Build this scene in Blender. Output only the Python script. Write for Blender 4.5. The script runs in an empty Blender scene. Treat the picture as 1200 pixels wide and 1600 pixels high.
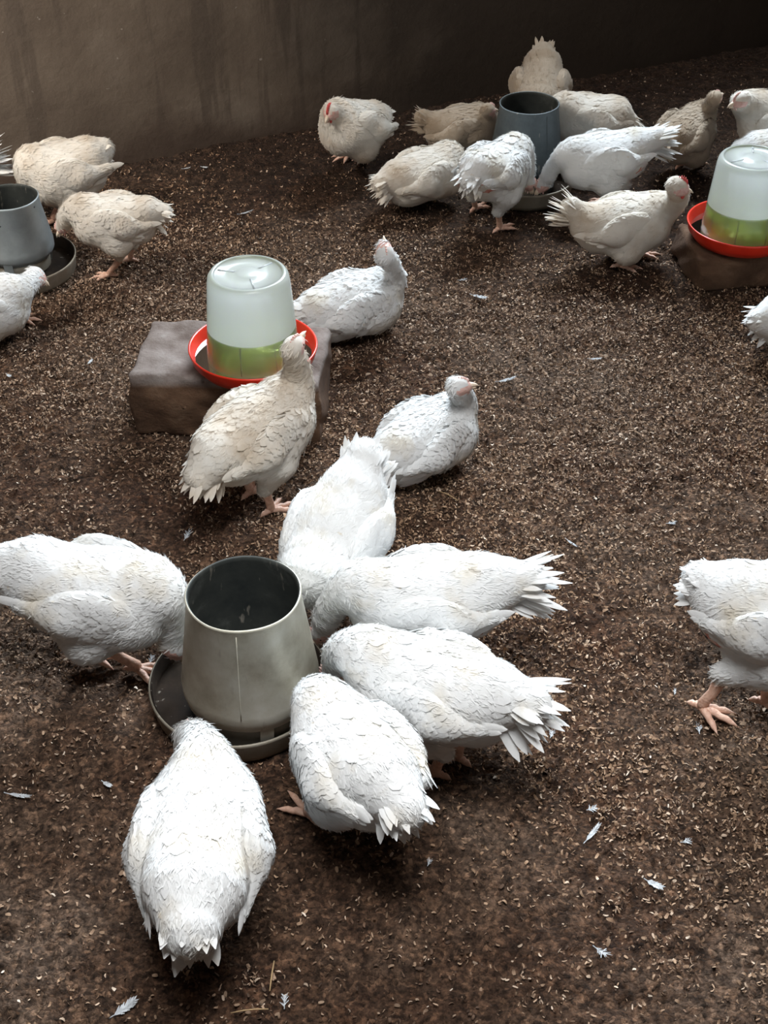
import bpy, math, random
import numpy as np
from mathutils import Vector, Matrix

C = bpy.context.scene.collection
PI = math.pi

# ------------------------------------------------------------------ camera
CAM_H, PITCH, FPX = 1.65, math.radians(38.7), 2100.0
cam_data = bpy.data.cameras.new('camera')
cam_data.sensor_fit = 'VERTICAL'
cam_data.sensor_height = 24.0
cam_data.lens = 24.0 * FPX / 1600.0
cam = bpy.data.objects.new('camera', cam_data)
C.objects.link(cam)
cam.location = (0, 0, CAM_H)
cam.rotation_euler = (PI / 2 - PITCH, 0, 0)
bpy.context.scene.camera = cam

vs = bpy.context.scene.view_settings
vs.view_transform = 'Standard'
vs.look = 'None'
vs.exposure = 0.0
vs.gamma = 1.0
vs.use_curve_mapping = False

# ------------------------------------------------------------------ light
world = bpy.data.worlds.new('world')
bpy.context.scene.world = world
world.use_nodes = True
bg = world.node_tree.nodes['Background']
bg.inputs[0].default_value = (0.62, 0.80, 1.0, 1)
bg.inputs[1].default_value = 1.0

def area(name, loc, target, sx, sy, power, col):
    d = bpy.data.lights.new(name, 'AREA')
    d.shape = 'RECTANGLE'; d.size = sx; d.size_y = sy
    d.energy = power; d.color = col
    o = bpy.data.objects.new(name, d); C.objects.link(o)
    o.location = loc
    v = Vector(target) - Vector(loc)
    o.rotation_euler = v.to_track_quat('-Z', 'Y').to_euler()
    return o

area('back_opening_daylight', (0.50, 4.85, 2.12), (0.05, 2.2, 0.55), 1.7, 1.0, 400, (0.80, 0.91, 1.0))
area('front_fill_added', (0.05, 0.95, 2.6), (-0.10, 1.25, 0.0), 1.3, 0.8, 21.5, (0.97, 0.98, 0.985)).data.spread = math.radians(88)  # added lamp to brighten the front hens; the roof has no gap
area('wall_fill_added', (-2.0, 2.3, 2.0), (-1.6, 3.9, 0.45), 0.9, 0.7, 42, (1.0, 0.93, 0.84)).data.spread = math.radians(95)  # added fill for the left of the back wall; no opening there

def pix(px, py, z=0.0):
    """world point at height z seen at photo pixel (px, py)"""
    u = (px - 600.0) / FPX
    v = (800.0 - py) / FPX
    cp, sp = math.cos(PITCH), math.sin(PITCH)
    d = np.array([u, cp + v * sp, -sp + v * cp])
    t = (z - CAM_H) / d[2]
    return np.array([0, 0, CAM_H]) + d * t

# ------------------------------------------------------------------ materials
def new_mat(name):
    m = bpy.data.materials.new(name); m.use_nodes = True
    nt = m.node_tree
    return m, nt, nt.nodes['Principled BSDF']

def N(nt, kind, **kw):
    n = nt.nodes.new(kind)
    for k, v in kw.items():
        if k in n.inputs: n.inputs[k].default_value = v
        else: setattr(n, k, v)
    return n

def ramp(nt, fac, stops):
    r = nt.nodes.new('ShaderNodeValToRGB')
    e = r.color_ramp.elements
    while len(e) < len(stops): e.new(0.5)
    for i, (p, c) in enumerate(stops):
        e[i].position = p; e[i].color = (*c, 1) if len(c) == 3 else c
    nt.links.new(fac, r.inputs[0])
    return r

def mixc(nt, fac, a, b, mode='MIX'):
    n = nt.nodes.new('ShaderNodeMix'); n.data_type = 'RGBA'; n.blend_type = mode
    for s, v in ((0, fac), (6, a), (7, b)):
        if hasattr(v, 'links') or hasattr(v, 'is_linked'): nt.links.new(v, n.inputs[s])
        else: n.inputs[s].default_value = v if s == 0 else (*v, 1)
    return n.outputs[2]

def objcoord(nt, scale=1.0, which='Object'):
    t = nt.nodes.new('ShaderNodeTexCoord')
    m = nt.nodes.new('ShaderNodeMapping')
    m.inputs['Scale'].default_value = (scale,) * 3 if not isinstance(scale, tuple) else scale
    nt.links.new(t.outputs[which], m.inputs[0])
    return m.outputs[0]

def noise(nt, vec, scale, detail=4, rough=0.55):
    n = N(nt, 'ShaderNodeTexNoise', Scale=scale, Detail=detail, Roughness=rough)
    nt.links.new(vec, n.inputs['Vector'])
    return n.outputs['Fac']

def bump(nt, bsdf, h, strength, dist):
    b = N(nt, 'ShaderNodeBump', Strength=strength, Distance=dist)
    nt.links.new(h, b.inputs['Height'])
    nt.links.new(b.outputs[0], bsdf.inputs['Normal'])

def plumage_mat(name, base, dirt, amount):
    m, nt, b = new_mat(name)
    vec = objcoord(nt)
    f = noise(nt, vec, 9, 4)
    r = ramp(nt, f, [(0.50 - amount * 0.2, base), (0.78, dirt)])
    f2 = noise(nt, vec, 45, 3)
    r2 = ramp(nt, f2, [(0.70, (0, 0, 0)), (0.80, (1, 1, 1))])
    c = mixc(nt, r2.outputs[0], r.outputs[0], dirt)
    nt.links.new(c, b.inputs['Base Color'])
    b.inputs['Roughness'].default_value = 0.85
    b.inputs['Specular IOR Level'].default_value = 0.15
    b.inputs['Sheen Weight'].default_value = 0.25
    b.inputs['Sheen Roughness'].default_value = 0.6
    # fine barbs
    fb = noise(nt, objcoord(nt, (1, 1, 1)), 160, 2)
    bump(nt, b, fb, 0.25, 0.002)
    tr = N(nt, 'ShaderNodeBsdfTranslucent'); nt.links.new(c, tr.inputs[0])
    mx = N(nt, 'ShaderNodeMixShader'); mx.inputs[0].default_value = 0.28
    nt.links.new(b.outputs[0], mx.inputs[1]); nt.links.new(tr.outputs[0], mx.inputs[2])
    nt.links.new(mx.outputs[0], nt.nodes['Material Output'].inputs[0])
    return m

M = {}
M['white'] = plumage_mat('white_plumage', (0.86, 0.865, 0.86), (0.70, 0.62, 0.48), 0.0)
M['cream'] = plumage_mat('soiled_plumage', (0.86, 0.82, 0.75), (0.56, 0.43, 0.29), 0.45)
M['shaded'] = plumage_mat('shaded_plumage', (0.56, 0.47, 0.37), (0.34, 0.24, 0.15), 0.8)  # stained plumage for back hens, mostly warm shade put into the colour

def skin_mat(name, c1, c2, sc=120):
    m, nt, b = new_mat(name)
    f = noise(nt, objcoord(nt), sc, 3)
    r = ramp(nt, f, [(0.35, c1), (0.65, c2)])
    nt.links.new(r.outputs[0], b.inputs['Base Color'])
    b.inputs['Roughness'].default_value = 0.55
    b.inputs['Subsurface Weight'].default_value = 0.1
    b.inputs['Subsurface Radius'].default_value = (0.006, 0.003, 0.002)
    v = N(nt, 'ShaderNodeTexVoronoi', Scale=sc * 2.2)
    nt.links.new(objcoord(nt), v.inputs['Vector'])
    bump(nt, b, v.outputs['Distance'], 0.5, 0.001)
    return m
M['leg'] = skin_mat('leg_skin', (0.62, 0.36, 0.26), (0.78, 0.52, 0.40))
M['face'] = skin_mat('face_skin', (0.72, 0.42, 0.37), (0.82, 0.58, 0.52))
M['raw'] = skin_mat('bare_skin', (0.62, 0.22, 0.18), (0.74, 0.42, 0.34), 60)
M['comb'] = skin_mat('comb_skin', (0.60, 0.05, 0.05), (0.70, 0.14, 0.12))

def plain(name, col, rough=0.5, metal=0.0, spec=0.5):
    m, nt, b = new_mat(name)
    f = noise(nt, objcoord(nt), 30, 3)
    c = mixc(nt, f, tuple(x * 0.88 for x in col), tuple(min(1, x * 1.1) for x in col))
    nt.links.new(c, b.inputs['Base Color'])
    b.inputs['Roughness'].default_value = rough
    b.inputs['Metallic'].default_value = metal
    b.inputs['Specular IOR Level'].default_value = spec
    return m
M['beak'] = plain('beak_horn', (0.80, 0.66, 0.52), 0.4)
M['eye'] = plain('eye_dark', (0.02, 0.015, 0.012), 0.1)
M['wire'] = plain('wire_steel', (0.06, 0.06, 0.06), 0.5, 0.8)

def metal_mat(name, c1, c2, c3, rough, metal):
    m, nt, b = new_mat(name)
    vec = objcoord(nt)
    f = noise(nt, vec, 9, 6, 0.65)
    r = ramp(nt, f, [(0.30, c1), (0.52, c2), (0.74, c3)])
    f2 = noise(nt, objcoord(nt, (1, 1, 0.25)), 70, 3)
    r2 = ramp(nt, f2, [(0.66, (0, 0, 0)), (0.80, (0.8, 0.8, 0.8))])
    c = mixc(nt, r2.outputs[0], r.outputs[0], (0.42, 0.38, 0.32))
    nt.links.new(c, b.inputs['Base Color'])
    b.inputs['Metallic'].default_value = metal
    rr = N(nt, 'ShaderNodeMapRange'); nt.links.new(f, rr.inputs[0])
    rr.inputs[3].default_value = rough - 0.08; rr.inputs[4].default_value = rough + 0.12
    nt.links.new(rr.outputs[0], b.inputs['Roughness'])
    bump(nt, b, f, 0.2, 0.004)
    return m
M['zinc'] = metal_mat('galvanised_steel', (0.36, 0.32, 0.24), (0.60, 0.575, 0.48), (0.74, 0.73, 0.66), 0.48, 0.35)
M['zinc_blue'] = metal_mat('grey_galvanised_steel', (0.25, 0.285, 0.30), (0.36, 0.41, 0.43), (0.46, 0.51, 0.53), 0.5, 0.35)
M['zinc_dark'] = metal_mat('dark_galvanised_steel', (0.06, 0.075, 0.08), (0.10, 0.12, 0.13), (0.16, 0.19, 0.20), 0.6, 0.3)
M['zinc_in'] = metal_mat('shaded_steel', (0.025, 0.03, 0.03), (0.05, 0.055, 0.05), (0.14, 0.15, 0.14), 0.6, 0.3)  # hopper inside: steel darkened, the recess shade is in the colour
M['pan_in'] = metal_mat('shaded_pan', (0.012, 0.010, 0.009), (0.024, 0.018, 0.014), (0.05, 0.036, 0.026), 0.85, 0.0)  # soiled pan inside and mash, near black with shade put into the colour
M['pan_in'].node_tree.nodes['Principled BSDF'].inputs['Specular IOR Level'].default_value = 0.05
M['pan_out'] = metal_mat('dirty_pan_steel', (0.16, 0.14, 0.11), (0.26, 0.23, 0.18), (0.34, 0.31, 0.26), 0.6, 0.35)

# red plastic
m, nt, b = new_mat('red_plastic')
f = noise(nt, objcoord(nt), 25, 3)
r = ramp(nt, f, [(0.3, (0.66, 0.025, 0.010)), (0.7, (0.78, 0.045, 0.018))])
nt.links.new(r.outputs[0], b.inputs['Base Color'])
b.inputs['Roughness'].default_value = 0.32
M['red'] = m

# translucent milky jar
m, nt, b = new_mat('milky_plastic')
nt.nodes.remove(b)
f = noise(nt, objcoord(nt, (1, 1, 3)), 6, 3)
cc = ramp(nt, f, [(0.3, (0.94, 0.96, 0.98)), (0.7, (0.96, 0.98, 1.0))])
df = N(nt, 'ShaderNodeBsdfDiffuse'); nt.links.new(cc.outputs[0], df.inputs[0])
tl = N(nt, 'ShaderNodeBsdfTranslucent'); nt.links.new(cc.outputs[0], tl.inputs[0])
tp = N(nt, 'ShaderNodeBsdfTransparent'); tp.inputs[0].default_value = (0.97, 0.99, 0.98, 1)
gl = N(nt, 'ShaderNodeBsdfGlossy'); gl.inputs['Roughness'].default_value = 0.22
m1 = N(nt, 'ShaderNodeMixShader'); m1.inputs[0].default_value = 0.72
nt.links.new(df.outputs[0], m1.inputs[1]); nt.links.new(tl.outputs[0], m1.inputs[2])
m2 = N(nt, 'ShaderNodeMixShader')
sep = N(nt, 'ShaderNodeSeparateXYZ'); nt.links.new(objcoord(nt), sep.inputs[0])
wet = N(nt, 'ShaderNodeMapRange'); nt.links.new(sep.outputs[2], wet.inputs[0])
wet.inputs[1].default_value = 0.0915; wet.inputs[2].default_value = 0.0935
wet.inputs[3].default_value = 0.66; wet.inputs[4].default_value = 0.05       # frosted plastic clears where the water wets it
nt.links.new(wet.outputs[0], m2.inputs[0])
nt.links.new(m1.outputs[0], m2.inputs[1]); nt.links.new(tp.outputs[0], m2.inputs[2])
m3 = N(nt, 'ShaderNodeMixShader')
fr = N(nt, 'ShaderNodeFresnel'); fr.inputs[0].default_value = 1.42
nt.links.new(fr.outputs[0], m3.inputs[0])
nt.links.new(m2.outputs[0], m3.inputs[1]); nt.links.new(gl.outputs[0], m3.inputs[2])
nt.links.new(m3.outputs[0], nt.nodes['Material Output'].inputs[0])
M['milky'] = m

# green-yellow medicated water inside the jar
def water_mat(name, col, alpha):
    m, nt, b = new_mat(name)
    nt.nodes.remove(b)
    df = N(nt, 'ShaderNodeBsdfDiffuse'); df.inputs[0].default_value = (*col, 1)
    tl = N(nt, 'ShaderNodeBsdfTranslucent'); tl.inputs[0].default_value = (*col, 1)
    tp = N(nt, 'ShaderNodeBsdfTransparent'); tp.inputs[0].default_value = (0.92, 0.95, 0.55, 1)
    gl = N(nt, 'ShaderNodeBsdfGlossy'); gl.inputs['Roughness'].default_value = 0.03
    m1 = N(nt, 'ShaderNodeMixShader'); m1.inputs[0].default_value = 0.5
    nt.links.new(df.outputs[0], m1.inputs[1]); nt.links.new(tl.outputs[0], m1.inputs[2])
    m2 = N(nt, 'ShaderNodeMixShader'); m2.inputs[0].default_value = alpha
    nt.links.new(m1.outputs[0], m2.inputs[1]); nt.links.new(tp.outputs[0], m2.inputs[2])
    m3 = N(nt, 'ShaderNodeMixShader')
    fr = N(nt, 'ShaderNodeFresnel'); fr.inputs[0].default_value = 1.33
    nt.links.new(fr.outputs[0], m3.inputs[0])
    nt.links.new(m2.outputs[0], m3.inputs[1]); nt.links.new(gl.outputs[0], m3.inputs[2])
    nt.links.new(m3.outputs[0], nt.nodes['Material Output'].inputs[0])
    return m
M['water'] = water_mat('green_water', (0.62, 0.88, 0.04), 0.32)
M['trough_water'] = water_mat('trough_water', (0.45, 0.08, 0.03), 0.93)

# concrete block: mud brown sides, paler grey top, both mottled
m, nt, b = new_mat('mud_block')
vec = objcoord(nt)
f = noise(nt, vec, 14, 6, 0.65)
side = ramp(nt, f, [(0.3, (0.075, 0.038, 0.020)), (0.6, (0.13, 0.070, 0.038)), (0.8, (0.19, 0.12, 0.075))])
top = ramp(nt, f, [(0.3, (0.13, 0.095, 0.08)), (0.55, (0.24, 0.20, 0.18)), (0.8, (0.36, 0.33, 0.31))])
sep = N(nt, 'ShaderNodeSeparateXYZ'); nt.links.new(vec, sep.inputs[0])
mr = N(nt, 'ShaderNodeMapRange'); nt.links.new(sep.outputs[2], mr.inputs[0])
mr.inputs[1].default_value = 0.128; mr.inputs[2].default_value = 0.142
c = mixc(nt, mr.outputs[0], side.outputs[0], top.outputs[0])
nt.links.new(c, b.inputs['Base Color']); b.inputs['Roughness'].default_value = 0.95
bump(nt, b, noise(nt, vec, 60, 8, 0.7), 0.8, 0.008)
M['block'] = m

# litter ground
m, nt, b = new_mat('packed_litter')
vec = objcoord(nt)
f = noise(nt, vec, 2.2, 5, 0.6)
r = ramp(nt, f, [(0.34, (0.085, 0.045, 0.028)), (0.5, (0.118, 0.074, 0.050)), (0.66, (0.175, 0.128, 0.097))])
f2 = noise(nt, vec, 90, 6, 0.7)
r2 = ramp(nt, f2, [(0.38, (0.30, 0.28, 0.26)), (0.55, (1.0, 0.97, 0.95)), (0.72, (1.8, 1.7, 1.6))])
c = mixc(nt, 1.0, r.outputs[0], r2.outputs[0], 'MULTIPLY')
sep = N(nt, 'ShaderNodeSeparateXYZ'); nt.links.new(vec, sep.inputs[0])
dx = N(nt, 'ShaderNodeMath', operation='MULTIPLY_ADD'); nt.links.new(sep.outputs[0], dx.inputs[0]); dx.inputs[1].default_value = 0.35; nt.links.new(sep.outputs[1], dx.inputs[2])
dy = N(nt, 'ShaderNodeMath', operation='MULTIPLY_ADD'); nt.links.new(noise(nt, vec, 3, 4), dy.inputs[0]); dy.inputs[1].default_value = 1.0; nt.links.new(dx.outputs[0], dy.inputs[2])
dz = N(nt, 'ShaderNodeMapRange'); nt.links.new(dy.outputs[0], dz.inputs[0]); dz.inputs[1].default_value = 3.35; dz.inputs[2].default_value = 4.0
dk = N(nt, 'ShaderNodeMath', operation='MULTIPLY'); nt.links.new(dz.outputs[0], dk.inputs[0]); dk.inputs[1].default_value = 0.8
c = mixc(nt, dk.outputs[0], c, (0.030, 0.018, 0.012))  # litter darkens to the back right, corner shade painted into the colour
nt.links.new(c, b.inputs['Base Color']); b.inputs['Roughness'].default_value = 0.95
b.inputs['Specular IOR Level'].default_value = 0.2
cv = N(nt, 'ShaderNodeTexVoronoi', Scale=150.0, Randomness=1.0)
wv = N(nt, 'ShaderNodeTexNoise', Scale=60.0, Detail=3.0); nt.links.new(vec, wv.inputs['Vector'])
wm = N(nt, 'ShaderNodeMix', data_type='RGBA'); wm.inputs[0].default_value = 0.02
nt.links.new(vec, wm.inputs[6]); nt.links.new(wv.outputs['Color'], wm.inputs[7]); nt.links.new(wm.outputs[2], cv.inputs['Vector'])
cs = N(nt, 'ShaderNodeSeparateColor'); nt.links.new(cv.outputs['Color'], cs.inputs[0])
cr = ramp(nt, cs.outputs[0], [(0.0, (0.45, 0.42, 0.40)), (0.55, (0.95, 0.92, 0.90)), (0.85, (1.6, 1.5, 1.4)), (1.0, (2.3, 2.2, 2.05))])
c = mixc(nt, 0.75, c, cr.outputs[0], 'MULTIPLY')
cl = ramp(nt, noise(nt, vec, 30, 4, 0.6), [(0.36, (0.55, 0.50, 0.46)), (0.52, (1.0, 1.0, 1.0)), (0.68, (1.45, 1.4, 1.35))])
c = mixc(nt, 0.8, c, cl.outputs[0], 'MULTIPLY')
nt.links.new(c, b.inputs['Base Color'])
hh = N(nt, 'ShaderNodeMath', operation='MULTIPLY_ADD'); nt.links.new(cv.outputs['Distance'], hh.inputs[0]); hh.inputs[1].default_value = -0.6
nt.links.new(noise(nt, vec, 110, 8, 0.7), hh.inputs[2])
bump(nt, b, hh.outputs[0], 1.0, 0.010)
M['litter'] = m

m, nt, b = new_mat('shavings')
at = N(nt, 'ShaderNodeAttribute'); at.attribute_name = 'tint'
nt.links.new(at.outputs['Color'], b.inputs['Base Color'])
b.inputs['Roughness'].default_value = 0.8
b.inputs['Specular IOR Level'].default_value = 0.25
M['chips'] = m

# plaster wall
m, nt, b = new_mat('cement_plaster')
vec = objcoord(nt)
f = noise(nt, vec, 2.5, 6, 0.6)
r = ramp(nt, f, [(0.3, (0.095, 0.070, 0.052)), (0.55, (0.145, 0.112, 0.085)), (0.75, (0.21, 0.172, 0.138))])
drip = noise(nt, objcoord(nt, (9, 1, 0.8)), 2.0, 4, 0.6)
rd = ramp(nt, drip, [(0.54, (0, 0, 0)), (0.62, (0.8, 0.8, 0.8))])
c = mixc(nt, rd.outputs[0], r.outputs[0], (0.095, 0.072, 0.055))
sp = noise(nt, vec, 38, 2)
rs = ramp(nt, sp, [(0.735, (0, 0, 0)), (0.76, (0.6, 0.6, 0.6))])
c = mixc(nt, rs.outputs[0], c, (0.40, 0.36, 0.32))
sep = N(nt, 'ShaderNodeSeparateXYZ'); nt.links.new(vec, sep.inputs[0])
sm = N(nt, 'ShaderNodeMath', operation='ADD'); nt.links.new(sep.outputs[2], sm.inputs[0])
nn = N(nt, 'ShaderNodeMath', operation='MULTIPLY'); nt.links.new(noise(nt, vec, 7, 5), nn.inputs[0]); nn.inputs[1].default_value = 0.25
nt.links.new(nn.outputs[0], sm.inputs[1])
mud = ramp(nt, sm.outputs[0], [(0.13, (0.85, 0.85, 0.85)), (0.24, (0, 0, 0))])
c = mixc(nt, mud.outputs[0], c, (0.065, 0.042, 0.030))
dm = N(nt, 'ShaderNodeMath', operation='MULTIPLY_ADD'); nt.links.new(noise(nt, vec, 1.6, 5), dm.inputs[0]); dm.inputs[1].default_value = 1.6
nt.links.new(sep.outputs[0], dm.inputs[2])
corner_shade = ramp(nt, dm.outputs[0], [(0.55, (0, 0, 0)), (1.0, (0.9, 0.9, 0.9))])
c = mixc(nt, corner_shade.outputs[0], c, (0.035, 0.025, 0.018))  # plaster darkens to the right, shade of the corner painted in
nt.links.new(c, b.inputs['Base Color']); b.inputs['Roughness'].default_value = 0.9
bump(nt, b, noise(nt, vec, 24, 8, 0.65), 0.35, 0.01)
M['wall'] = m
M['roof'] = plain('roof_sheet', (0.10, 0.07, 0.05), 0.8)

m, nt, b = new_mat('loose_feather')
b.inputs['Base Color'].default_value = (0.80, 0.82, 0.84, 1); b.inputs['Roughness'].default_value = 0.7
f = noise(nt, objcoord(nt), 200, 2)
r = ramp(nt, f, [(0.3, (0.34, 0.36, 0.38)), (0.7, (0.60, 0.63, 0.66))]); nt.links.new(r.outputs[0], b.inputs['Base Color'])
M['feather'] = m
M['droppings'] = plain('dried_droppings', (0.34, 0.31, 0.28), 0.95, 0, 0.1)
M['straw'] = plain('dry_straw', (0.40, 0.27, 0.14), 0.8)

# ------------------------------------------------------------------ mesh helpers
class Acc:
    def __init__(s): s.V = []; s.F = []; s.MI = []; s.n = 0
    def add(s, V, F, mi=0):
        V = np.asarray(V, float)
        s.V.append(V)
        off = s.n
        for f in F: s.F.append(tuple(int(i) + off for i in f))
        s.MI += list(mi) if hasattr(mi, '__len__') else [mi] * len(F)
        s.n += len(V)
    def build(s, name, mats, parent=None, smooth=True):
        me = bpy.data.meshes.new(name)
        V = np.concatenate(s.V) if s.V else np.zeros((0, 3))
        me.from_pydata(V.tolist(), [], s.F)
        for mm in (mats if isinstance(mats, (list, tuple)) else [mats]): me.materials.append(mm)
        me.polygons.foreach_set('material_index', s.MI)
        me.polygons.foreach_set('use_smooth', [smooth] * len(s.F))
        me.update()
        o = bpy.data.objects.new(name, me); C.objects.link(o)
        if parent: o.parent = parent
        return o

def tag(o, label=None, cat=None, group=None, kind=None):
    if label: o['label'] = label
    if cat: o['category'] = cat
    if group: o['group'] = group
    if kind: o['kind'] = kind
    return o

def empty(name, loc, rz=0.0, s=1.0):
    o = bpy.data.objects.new(name, None); C.objects.link(o)
    o.empty_display_size = 0.05
    o.location = tuple(float(x) for x in loc); o.rotation_euler = (0, 0, rz); o.scale = (s, s, s)
    return o

def lathe(prof, n=64, cap_start=False, cap_end=False):
    V = []; F = []
    for r, z in prof:
        for i in range(n):
            a = 2 * PI * i / n; V.append((r * math.cos(a), r * math.sin(a), z))
    for j in range(len(prof) - 1):
        for i in range(n):
            k = (i + 1) % n
            F.append((j * n + i, j * n + k, (j + 1) * n + k, (j + 1) * n + i))
    if cap_start: F.append(tuple(range(n))[::-1])
    if cap_end: F.append(tuple((len(prof) - 1) * n + i for i in range(n)))
    return V, F

def tube(pts, rad, n=10, cap=True):
    pts = [np.array(p, float) for p in pts]
    V = []; F = []
    up = np.array([0, 0, 1.0])
    prev = None
    for i, p in enumerate(pts):
        t = pts[min(i + 1, len(pts) - 1)] - pts[max(i - 1, 0)]
        t /= (np.linalg.norm(t) + 1e-9)
        if prev is None:
            a = np.cross(t, up if abs(t[2]) < 0.9 else np.array([1.0, 0, 0]))
        else:
            a = prev - t * np.dot(prev, t)
        a /= np.linalg.norm(a); b = np.cross(t, a); prev = a
        for k in range(n):
            w = 2 * PI * k / n
            V.append(p + rad[i] * (math.cos(w) * a + math.sin(w) * b))
    for j in range(len(pts) - 1):
        for k in range(n):
            l = (k + 1) % n
            F.append((j * n + k, j * n + l, (j + 1) * n + l, (j + 1) * n + k))
    if cap:
        F.append(tuple(range(n))[::-1]); F.append(tuple((len(pts) - 1) * n + i for i in range(n)))
    return V, F

def ball(c, r, n=10):
    V = []; F = []
    c = np.array(c, float); r = np.array(r if hasattr(r, '__len__') else (r, r, r), float)
    for j in range(n + 1):
        th = PI * j / n
        for i in range(2 * n):
            ph = PI * i / n
            V.append(c + r * np.array([math.sin(th) * math.cos(ph), math.sin(th) * math.sin(ph), math.cos(th)]))
    for j in range(n):
        for i in range(2 * n):
            k = (i + 1) % (2 * n)
            F.append((j * 2 * n + i, (j + 1) * 2 * n + i, (j + 1) * 2 * n + k, j * 2 * n + k))
    return V, F

# ---- implicit surfaces
def sd_ell(c, r, R=None):
    c = np.array(c, np.float32); r = np.array(r, np.float32)
    def f(p):
        q = p - c
        if R is not None: q = q @ R.astype(np.float32)      # columns of R = local axes
        k0 = np.linalg.norm(q / r, axis=1); k1 = np.linalg.norm(q / (r * r), axis=1) + 1e-6
        return k0 * (k0 - 1.0) / k1
    return f
def sd_cone(a, b, ra, rb):
    a = np.array(a, np.float32); b = np.array(b, np.float32)
    ab = b - a; L = float(ab @ ab) + 1e-9
    def f(p):
        t = np.clip(((p - a) @ ab) / L, 0, 1)
        return np.linalg.norm(p - (a + t[:, None] * ab), axis=1) - (ra + t * (rb - ra))
    return f
def smin(a, b, k):
    h = np.clip(0.5 + 0.5 * (b - a) / k, 0, 1)
    return b + (a - b) * h - k * h * (1 - h)
def grad(f, p, e=0.0015):
    g = np.empty_like(p)
    for i in range(3):
        d = np.zeros(3, np.float32); d[i] = e
        g[:, i] = (f(p + d) - f(p - d)) / (2 * e)
    return g
def unit(v): return v / (np.linalg.norm(v, axis=-1, keepdims=True) + 1e-9)
def project(f, p, off=0.0, it=2):
    for _ in range(it):
        g = grad(f, p); gn = np.linalg.norm(g, axis=1, keepdims=True) + 1e-6
        step = (f(p) - off)[:, None] * g / (gn * gn)
        p = p - np.clip(step, -0.02, 0.02)
    return p.astype(np.float32)

def surface(f, lo, hi, h):
    ax = [np.arange(lo[i], hi[i] + h, h, dtype=np.float32) for i in range(3)]
    nx, ny, nz = map(len, ax)
    G = np.stack(np.meshgrid(*ax, indexing='ij'), -1).reshape(-1, 3)
    D = f(G).reshape(nx, ny, nz)
    ins = D < 0
    c = np.zeros((nx - 1, ny - 1, nz - 1), int)
    for a in (0, 1):
        for b in (0, 1):
            for d in (0, 1):
                c += ins[a:nx - 1 + a, b:ny - 1 + b, d:nz - 1 + d]
    act = (c > 0) & (c < 8)
    idx = -np.ones(act.shape, int); ii = np.argwhere(act); idx[act] = np.arange(len(ii))
    P = np.array([ax[0][0], ax[1][0], ax[2][0]], np.float32) + (ii + 0.5).astype(np.float32) * h
    P0 = P.copy()
    P = project(f, P, 0, 3)
    P = np.clip(P, P0 - 0.8 * h, P0 + 0.8 * h)
    Q = []
    for axis in range(3):
        s0 = [slice(None)] * 3; s1 = [slice(None)] * 3
        s0[axis] = slice(0, -1); s1[axis] = slice(1, None)
        a = ins[tuple(s0)]; b = ins[tuple(s1)]
        o = [k for k in range(3) if k != axis]
        e = np.argwhere(a != b)
        e = e[(e[:, o[0]] > 0) & (e[:, o[1]] > 0) & (e[:, o[0]] < act.shape[o[0]]) & (e[:, o[1]] < act.shape[o[1]])]
        def cell(d0, d1):
            q = e.copy(); q[:, o[0]] -= d0; q[:, o[1]] -= d1
            return idx[q[:, 0], q[:, 1], q[:, 2]]
        quad = np.stack([cell(1, 1), cell(0, 1), cell(0, 0), cell(1, 0)], 1)
        flip = a[e[:, 0], e[:, 1], e[:, 2]]
        if axis == 1: flip = ~flip
        quad[~flip] = quad[~flip][:, ::-1]
        Q.append(quad)
    Q = np.concatenate(Q); Q = Q[(Q >= 0).all(1)]
    return P, Q

def feathers(f, roots, dirs, L, W, lift, rng, h0=0.0012, free=0.0, nseg=5):
    """rows of small overlapping feathers that follow the surface f<0; returns V, F"""
    n = len(roots)
    prof = np.interp(np.linspace(0, 1, nseg + 1), [0, .25, .55, .8, .93, 1.0], [.45, .85, 1, .82, .5, .12])
    p = project(f, roots.astype(np.float32), h0, 2)
    d = unit(dirs)
    out = np.zeros((n, nseg + 1, 3, 3), np.float32)
    for k in range(nseg + 1):
        g = unit(grad(f, p))
        d = unit(d - (d * g).sum(1, keepdims=True) * g * (1.0 if free == 0 else 1 - free))
        s = np.cross(g, d)
        t = k / nseg
        wob = 0.0
        ctr = p
        w = (W * prof[k])[:, None]
        sag = (0.10 * W * (0.4 + 0.6 * t))[:, None] * np.ones((n, 1))
        out[:, k, 0] = ctr - s * w - g * sag
        out[:, k, 1] = ctr
        out[:, k, 2] = ctr + s * w - g * sag
        if k < nseg:
            p = p + d * (L / nseg)[:, None]
            off = h0 + lift * ((k + 1) / nseg) ** 1.4
            pp = p
            gg = grad(f, pp); gn = np.linalg.norm(gg, axis=1, keepdims=True) + 1e-6
            st = (f(pp) - off)[:, None] * gg / (gn * gn)
            p = pp - np.clip(st, -0.012, 0.012) * (1 - free)
    V = out.reshape(-1, 3)
    m = (nseg + 1) * 3
    base = []
    for k in range(nseg):
        for c in (0, 1):
            base.append((k * 3 + c, k * 3 + c + 1, (k + 1) * 3 + c + 1, (k + 1) * 3 + c))
    base = np.array(base)
    F = (base[None] + (np.arange(n) * m)[:, None, None]).reshape(-1, 4)
    return V, F

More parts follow.
